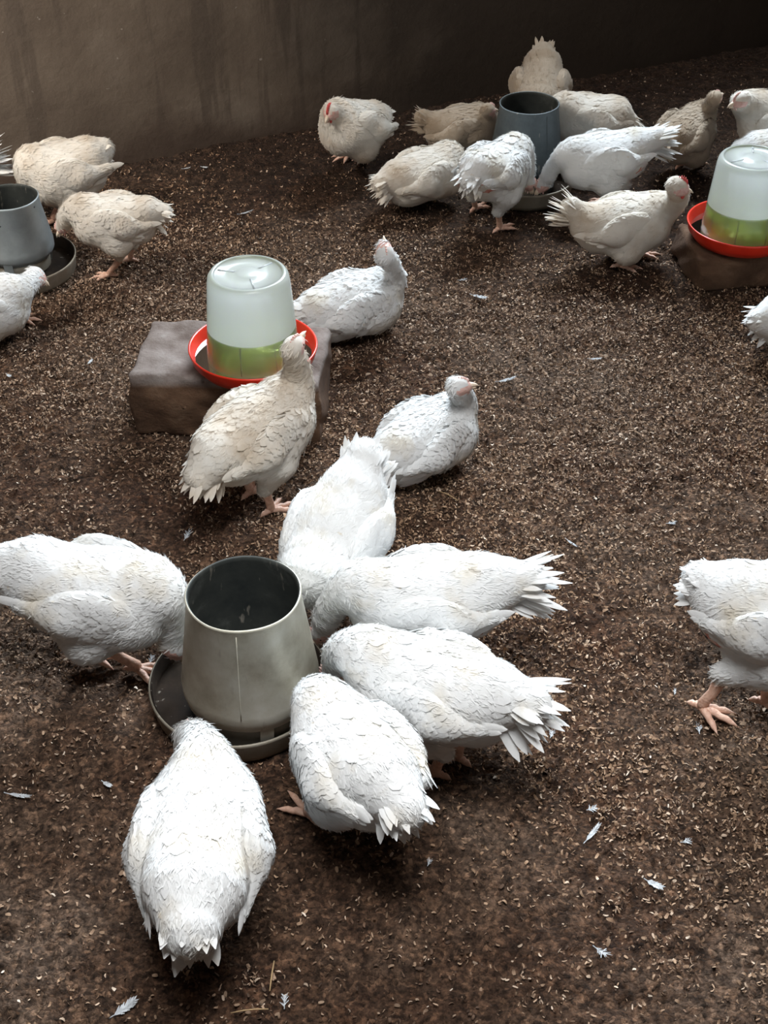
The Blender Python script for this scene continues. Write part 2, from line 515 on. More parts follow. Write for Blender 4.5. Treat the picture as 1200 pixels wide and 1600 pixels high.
def down(f, roots, back, L, rng):
    n = len(roots)
    p = project(f, roots.astype(np.float32), 0.001, 2)
    g = unit(grad(f, p))
    d = unit(np.repeat(back[None], n, 0) + rng.normal(0, .35, (n, 3)))
    d = unit(d - (d * g).sum(1, keepdims=True) * g)
    s_ = np.cross(g, d)
    LL = (L * rng.uniform(.5, 1.2, n))[:, None]; w = (0.0011 * rng.uniform(.6, 1.3, n))[:, None]
    e1 = d + g * rng.uniform(.12, .30, (n, 1)); e2 = d + g * rng.uniform(-.05, .25, (n, 1))
    p1 = p + e1 * LL * .5; p2 = p1 + e2 * LL * .5
    V = np.stack([p - s_ * w, p + s_ * w, p1 - s_ * w * .8, p1 + s_ * w * .8, p2], 1).reshape(-1, 3)
    o = np.arange(n)[:, None] * 5
    F = [tuple(r) for r in (o + np.array([[0, 1, 3, 2]]))] + [tuple(r) for r in (o + np.array([[2, 3, 4]]))]
    return V, F

def quill_fan(root, dirs, ups, L, W, rng, curve=0.15, nseg=8):
    """free long feathers from a root point: V, F"""
    V = []; F = []; o = 0
    prof = np.interp(np.linspace(0, 1, nseg + 1), [0, .2, .55, .8, .92, 1], [.35, .75, 1, .85, .5, .08])
    for i in range(len(dirs)):
        d = np.array(dirs[i], float); u = np.array(ups[i], float)
        d /= np.linalg.norm(d); s = np.cross(u, d); s /= np.linalg.norm(s); u = np.cross(d, s)
        p = np.array(root[i], float)
        for k in range(nseg + 1):
            w = W[i] * prof[k]
            V += [p - s * w - u * w * .25, p.copy(), p + s * w - u * w * .25]
            d = d - u * curve / nseg; d /= np.linalg.norm(d)
            p = p + d * L[i] / nseg
        for k in range(nseg):
            for c in (0, 1):
                F.append((o + k * 3 + c, o + k * 3 + c + 1, o + (k + 1) * 3 + c + 1, o + (k + 1) * 3 + c))
        o += 3 * (nseg + 1)
    return V, F

# ------------------------------------------------------------------ setting
def vnoise(x, y, seed, freq):
    """smooth value noise on numpy arrays"""
    r = np.random.RandomState(seed); T = r.rand(256, 256)
    X = x * freq + 1000; Y = y * freq + 1000
    xi = np.floor(X).astype(int); yi = np.floor(Y).astype(int)
    fx = X - xi; fy = Y - yi
    fx = fx * fx * (3 - 2 * fx); fy = fy * fy * (3 - 2 * fy)
    a = T[xi % 256, yi % 256]; b_ = T[(xi + 1) % 256, yi % 256]
    c_ = T[xi % 256, (yi + 1) % 256]; d_ = T[(xi + 1) % 256, (yi + 1) % 256]
    return (a * (1 - fx) + b_ * fx) * (1 - fy) + (c_ * (1 - fx) + d_ * fx) * fy - 0.5

def ground_h(x, y):
    return (0.012 * vnoise(x, y, 1, 3.0) + 0.008 * vnoise(x, y, 2, 11) + 0.011 * vnoise(x, y, 3, 30)
            + 0.006 * vnoise(x, y, 4, 62) + 0.0045 * vnoise(x, y, 6, 120)) - 0.004

def build_floor():
    # fine litter surface in the seen area, plain skirt around it
    xs = np.linspace(-1.75, 1.75, 701); ys = np.linspace(0.75, 4.75, 801)
    X, Y = np.meshgrid(xs, ys, indexing='ij')
    Z = ground_h(X, Y)
    Z[0, :] = Z[-1, :] = 0; Z[:, 0] = Z[:, -1] = 0
    V = np.stack([X, Y, Z], -1).reshape(-1, 3)
    nx, ny = X.shape
    i = np.arange(nx - 1)[:, None] * ny + np.arange(ny - 1)[None]
    F = np.stack([i, i + ny, i + ny + 1, i + 1], -1).reshape(-1, 4)
    me = bpy.data.meshes.new('floor')
    me.vertices.add(len(V)); me.vertices.foreach_set('co', V.ravel())
    me.loops.add(F.size); me.loops.foreach_set('vertex_index', F.ravel().astype(np.int32))
    me.polygons.add(len(F)); me.polygons.foreach_set('loop_start', np.arange(0, F.size, 4, dtype=np.int32))
    me.update(calc_edges=True); me.validate()
    me.polygons.foreach_set('use_smooth', [True] * len(me.polygons))
    me.materials.append(M['litter'])
    o = bpy.data.objects.new('floor', me); C.objects.link(o)
    tag(o, 'brown packed litter floor of the pen', kind='structure')
    a = Acc()
    a.add([(-2.2, -2, 0), (1.9, -2, 0), (1.9, 0.75, 0), (-2.2, 0.75, 0), (-1.75, .75, 0), (-1.75, 4.75, 0), (-2.2, 4.75, 0),
           (1.75, .75, 0), (1.9, 4.75, 0), (1.75, 4.75, 0), (-2.2, 5.4, 0), (1.9, 5.4, 0)],
          [(0, 1, 2, 3), (3, 4, 5, 6), (7, 2, 8, 9), (6, 8, 11, 10)])
    tag(a.build('trim_1', M['litter'], smooth=False), 'litter floor running on to the walls', kind='structure')
build_floor()

# back wall: foot passes below photo points (200,252) and (850,130)
A = pix(200, 250); B = pix(850, 132)
wd = (B - A); wd[2] = 0; wd /= np.linalg.norm(wd)
wn = np.array([-wd[1], wd[0], 0])                     # pointing away from the camera
def wall_slab(name, p, q, thick_dir, z0, z1, th, mat, label):
    p = np.array(p, float); q = np.array(q, float); t = np.array(thick_dir, float) * th
    L = np.linalg.norm(q - p); d = (q - p) / L
    # a gently uneven face towards the room
    nx, nz = max(2, int(L / 0.06)), max(2, int((z1 - z0) / 0.06))
    V = []; F = []
    r = np.random.RandomState(5)
    for i in range(nx + 1):
        for j in range(nz + 1):
            x = L * i / nx; z = z0 + (z1 - z0) * j / nz
            w = 0.0 if i in (0, nx) or j in (0, nz) else 0.008 * float(vnoise(np.array([x]), np.array([z]), 9, 5)[0])
            V.append((p[0] + d[0] * x + thick_dir[0] * w, p[1] + d[1] * x + thick_dir[1] * w, z))
    for i in range(nx):
        for j in range(nz):
            a0 = i * (nz + 1) + j
            F.append((a0, a0 + nz + 1, a0 + nz + 2, a0 + 1))
    n0 = len(V)
    V += [tuple(p + t + [0, 0, z0]), tuple(q + t + [0, 0, z0]), tuple(q + t + [0, 0, z1]), tuple(p + t + [0, 0, z1])]
    c00, c10, c11, c01 = 0, nx * (nz + 1), nx * (nz + 1) + nz, nz
    F += [(n0 + 1, n0, n0 + 3, n0 + 2), (c01, c11, n0 + 2, n0 + 3), (c10, c00, n0, n0 + 1), (c00, c01, n0 + 3, n0), (c11, c10, n0 + 1, n0 + 2)]
    a = Acc(); a.add(V, F)
    return tag(a.build(name, mat), label, kind='structure')
def on_wall(s): return A + wd * s
s_l = (-2.2 - A[0]) / wd[0]; s_r = (1.75 - A[0]) / wd[0]
WL, WR = on_wall(s_l), on_wall(s_r)
WL[2] = WR[2] = 0
SP = on_wall((-0.45 - A[0]) / wd[0]); SP[2] = 0
SQ = on_wall((1.15 - A[0]) / wd[0]); SQ[2] = 0
wall_slab('wall_back_right', SQ, WR, wn, -0.05, 2.7, 0.15, M['wall'], 'plaster wall in the back right corner, shade put into its colour')  # full height added to keep the opening's light out of the corner
wall_slab('wall_back_low', SP, SQ, wn, -0.05, 1.45, 0.15, M['wall'], 'lower part of the back wall under the opening, shade put into its colour')
wall_slab('wall_back', WL, SP, wn, -0.05, 2.7, 0.15, M['wall'], 'stained brown cement plaster wall at the back')
# right wall: solid and unseen, coloured dark to cut bounced light
wall_slab('wall_right', (WR[0], WR[1] + 0.1, 0), (1.75, -2, 0), (1, 0, 0), -0.05, 2.7, 0.15, M['roof'], 'unseen wall on the right, darkened to cut bounced light')
wall_slab('wall_left', (-2.2, -2, 0), (-2.2, WL[1] + .1, 0), (-1, 0, 0), -0.05, 2.7, 0.15, M['wall'], 'plaster wall on the left')
wall_slab('wall_near', (1.75, -2, 0), (-2.2, -2, 0), (0, -1, 0), -0.05, 2.7, 0.15, M['roof'], 'unseen wall behind the viewer, darkened to cut bounced light')  # unseen wall given a dark colour so less light bounces back
a = Acc(); a.add([(-2.4, -2.2, 2.7), (2.0, -2.2, 2.7), (2.0, 5.6, 2.7), (-2.4, 5.6, 2.7), (-2.4, -2.2, 2.75), (2.0, -2.2, 2.75), (2.0, 5.6, 2.75), (-2.4, 5.6, 2.75)],
               [(0, 1, 2, 3), (7, 6, 5, 4), (0, 4, 5, 1), (1, 5, 6, 2), (2, 6, 7, 3), (3, 7, 4, 0)])
tag(a.build('ceiling', M['roof'], smooth=False), 'dark roof sheeting', kind='structure')

def build_chips():
    rng = np.random.RandomState(11)
    n = 450000
    x = rng.uniform(-1.7, 1.7, n); y = rng.uniform(0.95, 4.6, n)
    y = 0.95 + (y - 0.95) * rng.uniform(0.30, 1, n) ** 0.5
    m = (np.abs(x) < 0.65 + y * 0.36)
    # keep in front of the wall
    m &= ((x - A[0]) * wn[0] + (y - A[1]) * wn[1]) < -0.02
    # front-left: moist packed litter, few shavings; back right: thinned to darken the shaded corner
    px = vnoise(x, y, 21, 1.6) + 0.5 * vnoise(x, y, 22, 5)
    wet = np.clip((-x * 0.55 - (y - 1.9) * 0.45 + 0.10), 0, 0.30) * 1.2 + 0.55 * np.clip((y + 0.35 * x - 2.85) / 0.6, 0, 1)
    keep = rng.rand(n) < np.clip(0.80 + px * 0.9 + vnoise(x, y, 23, 26) * 0.9 - wet * 1.7, 0.10, 1)
    m &= keep
    x = x[m]; y = y[m]; n = len(x)
    L = rng.uniform(0.0016, 0.0044, n) * (1 + 0.5 * (rng.rand(n) < .06)); W = L * rng.uniform(0.25, 0.6, n)
    yaw = rng.uniform(0, 2 * PI, n); pit = rng.normal(0, 0.6, n); roll = rng.normal(0, 0.7, n)
    curl = rng.uniform(-0.9, 1.2, n)
    z = ground_h(x, y) + rng.uniform(-0.0005, 0.0075, n)
    d = np.stack([np.cos(yaw) * np.cos(pit), np.sin(yaw) * np.cos(pit), np.sin(pit)], 1)
    s = np.stack([-np.sin(yaw) * np.cos(roll), np.cos(yaw) * np.cos(roll), np.sin(roll)], 1)
    u = np.cross(d, s)
    c = np.stack([x, y, z], 1)
    V = np.zeros((n, 8, 3))
    for k, t in enumerate((-1, -0.33, 0.4, 1)):
        w = (0.7, 1.0, 0.9, 0.5)[k]
        ctr = c + d * (t * L)[:, None] + u * (curl * L * (t * t - 0.4))[:, None]
        V[:, k * 2] = ctr - s * (W * w)[:, None]; V[:, k * 2 + 1] = ctr + s * (W * w)[:, None]
    base = np.array([(0, 1, 3, 2), (2, 3, 5, 4), (4, 5, 7, 6)])
    F = (base[None] + (np.arange(n) * 8)[:, None, None]).reshape(-1, 4)
    me = bpy.data.meshes.new('wood_shavings')
    me.vertices.add(n * 8); me.vertices.foreach_set('co', V.reshape(-1))
    me.loops.add(F.size); me.loops.foreach_set('vertex_index', F.ravel().astype(np.int32))
    me.polygons.add(len(F)); me.polygons.foreach_set('loop_start', np.arange(0, F.size, 4, dtype=np.int32))
    me.update(calc_edges=True)
    pal = np.array([(0.30, 0.20, 0.13), (0.21, 0.135, 0.085), (0.12, 0.070, 0.044), (0.42, 0.32, 0.24), (0.07, 0.042, 0.028), (0.56, 0.48, 0.40)])
    pr = np.array([.25, .29, .20, .10, .15, .01])
    col = pal[rng.choice(len(pal), n, p=pr)] * rng.uniform(0.75, 1.25, n)[:, None] * np.array([1.28, 1.24, 1.19])
    grey = np.clip(0.5 + vnoise(x, y, 31, 2.2) * 1.4, 0, 1)[:, None]
    col = col * (1 - 0.3 * grey) + 0.3 * grey * (col.mean(1, keepdims=True) * np.array([1.12, 1.0, 0.90]))
    att = me.color_attributes.new('tint', 'FLOAT_COLOR', 'POINT')
    cc = np.ones((n, 8, 4)); cc[:, :, :3] = col[:, None]
    att.data.foreach_set('color', cc.reshape(-1).astype(np.float32))
    me.materials.append(M['chips'])
    o = bpy.data.objects.new('wood_shavings', me); C.objects.link(o)
    tag(o, 'tan and brown wood shavings scattered over the litter floor', 'shavings', kind='stuff')
build_chips()

# ------------------------------------------------------------------ feeders
def feeder(loc, yaw, rt, rb, ztop, zbot, pan_r, hm, label, handle=False, off=(0, 0)):
    root = empty('hanging_feeder', loc, yaw)
    tag(root, label, 'poultry feeder')
    ox, oy = off
    # hopper: open top cone, rolled rim, shoulder turned in at the bottom
    t = 0.002
    zt, zb = ztop, zbot
    zk = zb + (zt - zb) * 0.20
    prof = [(rb * 0.86, zb), (rb * 0.97, zb + 0.012), (rb, zk - 0.012), (rb * 1.0, zk + .004), (rt * 1.0, zt - 0.004), (rt + 0.0025, zt), (rt, zt + 0.0025),
            (rt - t, zt), (rt - t - .001, zt - .006), (rb - t, zk), (rb * 0.86 - t, zb + .002)]
    V, F = lathe(prof, 80)
    V = np.array(V) + [ox, oy, 0]
    rng = np.random.RandomState(3)
    # slight dents
    ang = np.arctan2(V[:, 1] - oy, V[:, 0] - ox)
    dent = 1 + 0.012 * np.sin(2 * ang + 1) + 0.006 * np.sin(5 * ang + V[:, 2] * 20)
    V[:, 0] = ox + (V[:, 0] - ox) * dent; V[:, 1] = oy + (V[:, 1] - oy) * dent
    a = Acc(); nin = 6 * 80
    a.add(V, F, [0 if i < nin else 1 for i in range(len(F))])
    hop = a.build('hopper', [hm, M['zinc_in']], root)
    # vertical lap seam facing the camera side
    a = Acc()
    for sa in (-PI / 2 - 0.05,):
        pts = []
        for k in range(9):
            z = zk + (zt - 0.01 - zk) * k / 8; r = rb + (rt - rb) * (z - zk) / (zt - zk) + 0.0005
            dn = 1 + 0.012 * math.sin(2 * sa + 1) + 0.006 * math.sin(5 * sa + z * 20)
            pts.append((ox + r * dn * math.cos(sa), oy + r * dn * math.sin(sa), z))
        V, F = tube(pts, [0.0009] * 9, 6); a.add(V, F)
    a.build('seam', hm, hop)
    # inner skirt above the pan, with two straps
    V, F = lathe([(rb * 0.84, 0.020), (rb * 0.86, zb + 0.006), (rb * 0.84, zb + .006), (rb * .82, .020)], 64)
    a = Acc(); a.add(np.array(V) + [ox, oy, 0], F); a.build('skirt', M['pan_out'], root)
    for sa in (-1.25, 0.9, 3.0):
        a = Acc(); r0 = rb * 0.84
        ca, sn = math.cos(sa), math.sin(sa); tx, ty = -sn * .011, ca * .011
        V = []
        for rr, z in ((r0 + .010, zb + .014), (r0 + .006, zb - .006), (r0 + .001, 0.016)):
            for sg in (-1, 1):
                for dd in (0, .002):
                    V.append((ox + (rr + dd) * ca + sg * tx, oy + (rr + dd) * sn + sg * ty, z))
        F = []
        for k in (0, 1):
            o0 = 4 * k
            F += [(o0, o0 + 2, o0 + 6, o0 + 4), (o0 + 3, o0 + 1, o0 + 5, o0 + 7), (o0 + 2, o0 + 3, o0 + 7, o0 + 6), (o0 + 1, o0, o0 + 4, o0 + 5)]
        a.add(V, F); a.build('strap', hm, root, smooth=False)
    # feeding pan
    h = 0.042
    prof = [(0.0, 0.004), (pan_r * 0.90, 0.004), (pan_r * 0.97, 0.012), (pan_r - .003, h - .003), (pan_r, h), (pan_r + .003, h - .002), (pan_r + .002, h - .007), (pan_r * .985, .006), (pan_r * .95, -0.006), (0, -0.006)]
    V, F = lathe(prof, 88)
    a = Acc(); n = 88
    a.add(V, F, [0 if i < n * 4 else 1 for i in range(len(F))])
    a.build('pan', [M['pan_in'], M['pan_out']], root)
    # layer of feed mash in the pan
    V, F = lathe([(0.0, 0.014), (pan_r * .5, 0.015), (pan_r * 0.9, 0.012), (pan_r * .955, .010)], 60)
    V = np.array(V); V[:, 2] += 0.004 * np.array([vnoise(np.array([v[0]]), np.array([v[1]]), 8, 60)[0] for v in V])
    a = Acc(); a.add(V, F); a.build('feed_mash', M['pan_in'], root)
    if handle:
        a = Acc(); pts = []
        for k in range(17):
            w = k / 16; x = -rt - .002 + (2 * rt + .004) * w
            yy = -math.sin(PI * w) * (rt * 0.92) ; zz = zt - 0.012 - math.sin(PI * w) * 0.030
            pts.append((ox + x, oy + yy * 1.22, zz))
        V, F = tube(pts, [0.0022] * 17, 8); a.add(V, F); a.build('wire_handle', M['wire'], root)
    return root

fp = pix(374, 1064, 0.042)
h0 = pix(387, 1078, 0.06); h1 = pix(387, 926, 0.272)
feeder((fp[0], fp[1], 0.006), 0, 0.0860, 0.1085, 0.265, 0.055, 0.146, M['zinc'],
       'large galvanised hopper feeder in the front ringed by feeding hens', off=((h0[0] + h1[0]) / 2 - fp[0], (h0[1] + h1[1]) / 2 - fp[1]))
lp = pix(30, 410, 0.03)
feeder((lp[0], lp[1], 0.006), -0.35, 0.073, 0.093, 0.200, 0.050, 0.140, M['zinc_blue'],
       'small galvanised feeder with wire handle at the left edge', handle=True)
rp = pix(827, 162, 0.25)
feeder((rp[0], rp[1], 0.006), 0.6, 0.079, 0.100, 0.245, 0.055, 0.135, M['zinc_dark'],
       'dark grey galvanised feeder standing in the back among resting hens')

# ------------------------------------------------------------------ blocks and drinkers
def rough_block(loc, yaw, sx, sy, sz, label, seed):
    n = 26
    rng = np.random.RandomState(seed)
    def warp(p):
        q = np.array(p, float)
        a0, b0 = q[:, 0] * 9 + seed, q[:, 1] * 9 + q[:, 2] * 13
        for ax_, s in ((0, 51), (1, 52), (2, 53)):
            q[:, ax_] += 0.016 * vnoise(a0 + ax_ * 7, b0, s, 1.0) + 0.011 * vnoise(a0 * 3, b0 * 3 + ax_, s + 7, 1.0)
        return q
    f = lambda p: (lambda q: np.linalg.norm(np.maximum(q, 0), axis=1) + np.minimum(q.max(1), 0) - 0.012)(
        np.abs(warp(p) - np.array([0, 0, sz / 2])) - np.array([sx / 2, sy / 2, sz / 2]) + 0.012)
    P, Q = surface(lambda p: f(p).astype(np.float32), (-sx / 2 - .02, -sy / 2 - .02, -.03), (sx / 2 + .02, sy / 2 + .02, sz + .03), 0.007)
    a = Acc(); a.add(P, Q)
    o = a.build('cement_block', M['block'])
    o.location = (loc[0], loc[1], loc[2]); o.rotation_euler = (0, 0, yaw)
    return tag(o, label, 'block')

def drinker(loc, yaw, label, s=1.0, tilt=0.0):
    root = empty('poultry_drinker', loc, yaw, s)
    root.rotation_euler = (tilt, 0, yaw)
    tag(root, label, 'drinker')
    n = 96
    # red tray: outer lip, trough, inner raised seat
    prof = [(0.0, 0.0), (0.090, 0.0), (0.115, 0.004), (0.129, 0.022), (0.1335, 0.040), (0.1345, 0.043), (0.132, 0.0445), (0.129, 0.042), (0.124, 0.024), (0.112, 0.008), (0.098, 0.006),
            (0.092, 0.008), (0.090, 0.0215), (0.060, 0.034), (0.0, 0.040)]
    V, F = lathe(prof, n); a = Acc(); a.add(V, F); a.build('red_tray', M['red'], root)
    V, F = lathe([(0.0905, 0.0205), (0.1215, 0.0205)], n)
    V = np.array(V)
    a = Acc(); a.add(V, F); a.build('trough_water', M['trough_water'], root)
    # jar
    jb, jt, z0, z1 = 0.0965, 0.0800, 0.014, 0.213
    prof = [(jb, z0), (jb - .0003, 0.03), (jt + 0.004, z1 - 0.020), (jt + 0.0015, z1 - 0.008), (jt - 0.003, z1 - 0.002), (jt - 0.009, z1),
            (jt - 0.011, z1 - 0.002), (jt - 0.0125, z1 - 0.0045), (0.030, z1 - 0.0035), (0.024, z1 - 0.001), (0.018, z1 + 0.0005), (0.0, z1 + .0005)]
    V, F = lathe(prof, n)
    a = Acc(); a.add(V, F); jar = a.build('jar', M['milky'], root)
    for k in range(3):                                         # three moulded ribs on the lid
        a = Acc()
        w = 0.5 + 2 * PI * k / 3; ca, sn = math.cos(w), math.sin(w)
        V, F = tube([(0.022 * ca, .022 * sn, z1 - .0035), (0.064 * ca, .064 * sn, z1 - .0045)], [0.0022, 0.0022], 8); a.add(V, F)
        a.build('lid_rib', M['milky'], jar)
    for k in range(8):
        a = Acc()
        w = -2.05 + 2 * PI * k / 8; ca, sn = math.cos(w), math.sin(w)
        V, F = tube([((jb + .0003) * ca, (jb + .0003) * sn, z0 + .012), ((jb - .0062) * ca, (jb - .0062) * sn, 0.089)], [0.0011, 0.0011], 6); a.add(V, F)
        a.build('level_rib', M['milky'], jar)
    # water inside
    wl = 0.092; rw = jb + (jt + .004 - jb) * (wl - z0) / (z1 - .02 - z0)
    V, F = lathe([(0, 0.042), (0.060, 0.036), (0.0905, 0.0235), (jb - 0.0022, 0.0235), (rw - 0.0020, wl), (0, wl)], n)
    a = Acc(); a.add(V, F); a.build('green_water', M['water'], root)
    return root

BH = 0.150
tr1 = pix(396, 549, BH + 0.03)
rough_block((pix(360, 560, BH)[0], pix(360, 560, BH)[1] + 0.035, -0.004), math.radians(-4), 0.395, 0.235, BH, 'brown cement block under the middle drinker, paler grey on top', 1)
drinker((tr1[0], tr1[1], BH + 0.003), 0.3, 'white jar drinker in a red tray on the block in the middle', 0.985, 0)
BH2 = 0.09
tr2 = pix(1158, 356, BH2 + 0.03)
rough_block((tr2[0] + 0.03, tr2[1] + 0.02, -0.004), math.radians(8), 0.32, 0.22, BH2, 'dark cement block under the drinker at the right edge', 2)
drinker((tr2[0], tr2[1], BH2 + 0.003), 0.9, 'white jar drinker in a red tray at the right edge', 1.0, 0)

# ------------------------------------------------------------------ hens
def rotY(p):   # positive = nose up
    c, s = math.cos(p), math.sin(p)
    return np.array([[c, 0, -s], [0, 1, 0], [s, 0, c]])
def rotZ(a):
    c, s = math.cos(a), math.sin(a)
    return np.array([[c, -s, 0], [s, c, 0], [0, 0, 1.0]])

def hen(label, ctr, z, yaw, head=None, look=None, feet=(), pitch=0.0, s=1.0, mat='white', tail=(35, 0.07, 30),
        lift=0.006, detail=0.0055, wing_droop=0.0, seed=0, raw=False, neck_r=0.040, wide=1.0, comb=0.5, hide_head=False, tw=1.0, sit=False, group=None, elong=1.0, wing_out=0.0):
    """ctr = photo pixel of the body centre, z = its height; yaw in degrees (0 = photo right, 90 = away)"""
    rng = np.random.RandomState(seed + 100)
    s *= 0.95; lift *= 0.30; tail = (tail[0], tail[1] * 0.80, tail[2])
    c = pix(ctr[0], ctr[1], z)
    ya = math.radians(yaw)
    root = empty('white_hen', (c[0], c[1], 0), ya)
    tag(root, label, 'hen', group or 'white broiler hens in the pen')
    Rw = rotZ(-ya)
    def loc(px, py, zz):
        w = pix(px, py, zz); v = np.array([w[0] - c[0], w[1] - c[1], 0]); v = Rw @ v; v[2] = zz
        return v
    O = np.array([0, 0, z])
    Rp = rotY(math.radians(pitch))
    B = lambda x, y, zz: O + Rp @ (np.array([x * elong, y * wide, zz]) * s)
    # --- skeleton points
    hb = B(0.085, 0, 0.035)
    if head is None: H = B(0.19, 0, 0.12)
    else: H = loc(*head)
    fdir = Rp @ np.array([1.0, 0, 0])
    # --- body
    prims = []
    def E(cx, cy, cz, rx, ry, rz, k, pt=0.0):
        prims.append((sd_ell(B(cx, cy, cz), np.array([rx * elong, ry * wide, rz]) * s, rotY(math.radians(pitch + pt))), k))
    E(0, 0, 0, 0.118, 0.086, 0.080, 0)
    E(0.052, 0, -0.010, 0.078, 0.080, 0.074, 0.03)
    E(-0.080, 0, 0.008, 0.074, 0.066, 0.058, 0.03)
    E(-0.072, 0, -0.032, 0.062, 0.060, 0.048, 0.03)
    # tail root blob
    tp = math.radians(tail[0]); td = Rp @ np.array([-math.cos(tp), 0, math.sin(tp)])
    tb = B(-0.115, 0, 0.022); te = tb + td * tail[1] * 0.80 * s
    prims.append((sd_cone(tb, te, 0.045 * s * tw, 0.030 * s * tw), 0.03))
    # feet and thighs
    fl = [loc(fx, fy, 0.0) for fx, fy, *_ in feet]
    hocks = []
    for i, q in enumerate(fl):
        sd = 1 if q[1] >= 0 else -1
        if len(fl) == 2: sd = 1 if q[1] >= fl[1 - i][1] else -1
        th = B(-0.005, 0.048 * sd, -0.045)
        hk = np.array([0.55 * q[0] + 0.45 * th[0] - 0.022 * s, 0.6 * q[1] + 0.4 * th[1], min(0.082 * s, z - 0.06 * s)])
        prims.append((sd_ell(th, np.array([0.052, 0.038, 0.055]) * s), 0.025))
        prims.append((sd_cone(th + [0, 0, -0.02 * s], hk + [0, 0, 0.005], 0.040 * s, 0.0165 * s), 0.02))
        hocks.append((hk, q, sd))
    # neck
    n0 = hb + fdir * 0.0
    hv = H - n0; hl = np.linalg.norm(hv)
    ctrl = n0 + fdir * hl * 0.42 + (np.array([0, 0, 0.25 * hl]) if H[2] < z else np.array([0, 0, 0.0]))
    if look is None:
        e = unit((H - ctrl)[None])[0]; ld = unit((e * 0.5 + np.array([0.8, 0, -0.15]))[None])[0]
    else:
        ly, lpitch = math.radians(look[0] - yaw), math.radians(look[1])
        ld = np.array([math.cos(ly) * math.cos(lpitch), math.sin(ly) * math.cos(lpitch), math.sin(lpitch)])
    K = 7; NP = []
    for i in range(K + 1):
        t = i / K
        NP.append((1 - t) ** 2 * n0 + 2 * t * (1 - t) * ctrl + t * t * H)
    NR = [np.interp(i / K, [0, .25, .6, 1], [neck_r * 1.3, neck_r * .92, neck_r * .66, 0.0215]) * s for i in range(K + 1)]
    for i in range(K):
        prims.append((sd_cone(NP[i], NP[i + 1], NR[i], NR[i + 1]), 0.030 if i < 2 else 0.012))
    # head: skull and short muzzle
    hx = ld; hy = unit(np.cross([0, 0, 1.0], hx)[None])[0]; hz = np.cross(hx, hy)
    RH = np.stack([hx, hy, hz], 1)
    HS = s * 1.0
    hd = lambda x, y, zz: H + RH @ (np.array([x, y, zz]) * HS)
    prims.append((sd_ell(hd(0.004, 0, 0.002), np.array([0.027, 0.0205, 0.0215]) * HS, RH), 0.010))
    prims.append((sd_ell(hd(0.020, 0, -0.004), np.array([0.017, 0.013, 0.0125]) * HS, RH), 0.008))
    lumps = rng.uniform(-1, 1, (5, 3)) * 42; ph = rng.uniform(0, 6.28, 5)
    lumps = lumps.astype(np.float32)
    def body_f(p):
        d = None
        for f, k in prims:
            v = f(p); d = v if d is None else smin(d, v, k * s)
        for i in range(5): d = d + 0.0011 * np.sin(p @ lumps[i] + ph[i])
        return np.maximum(d, 0.004 - p[:, 2]) if z < 0.14 else d
    # --- wings
    wings = []
    for sd in (1, -1):
        W = lambda x, y, zz: B(x, sd * (y + (wing_out * (0.05 - x) if x < .05 else 0)), zz)
        wp = math.radians(pitch - 6 - wing_droop)
        yw = math.radians(-7 * sd)
        Rwg = rotZ(yw) @ rotY(wp)
        if sd > 0: pass
        a1 = sd_ell(W(0.012, 0.071, 0.006), np.array([0.086 * elong, 0.0205, 0.056]) * s, Rwg)
        tipd = rotY(math.radians(pitch)) @ np.array([-math.cos(math.radians(wing_droop + 4)), 0, -math.sin(math.radians(wing_droop + 4))])
        w0 = W(-0.035, 0.074, 0.004); w1 = w0 + tipd * 0.085 * s + np.array([0, -sd * 0.016 * s, 0])
        a2 = sd_cone(w0, w1, 0.028 * s, 0.010 * s)
        wf = (lambda a1, a2: (lambda p: smin(a1(p), a2(p), 0.02 * s)))(a1, a2)
        wings.append((sd, wf, w0, w1, tipd))
    lo = np.min([O - 0.17 * s * max(1, elong), H - 0.05, te - 0.05], 0); hi = np.max([O + 0.17 * s * max(1, elong), H + 0.05, te + 0.05], 0)
    lo[2] = max(lo[2], -0.01); lo[1] = min(lo[1], -0.13 * s * wide); hi[1] = max(hi[1], 0.13 * s * wide)
    P, Q = surface(body_f, lo, hi, detail)
    fc = P[Q].mean(1)
    q = (fc - H) @ RH / HS
    face = ((q[:, 0] > -0.004) & (np.linalg.norm((q - [0.012, 0, -0.004]) / [0.023, 0.03, 0.017], axis=1) < 1) & (q[:, 2] < 0.010)) | (q[:, 0] > 0.024)
    near = np.linalg.norm(q, axis=1) < 0.045
    mi = np.where(face & near, 2, 0)
    if raw:                                               # bare reddish patch between wing tip and tail
        qb = (fc - O) @ Rp / s
        bare = (np.abs(qb[:, 0] + 0.112 * elong) < 0.026) & (np.abs(qb[:, 1]) > 0.022) & (qb[:, 2] < 0.020) & (qb[:, 2] > -0.050)
        mi = np.where(bare, 3, mi)
    acc = Acc(); acc.add(P, Q, mi.tolist())
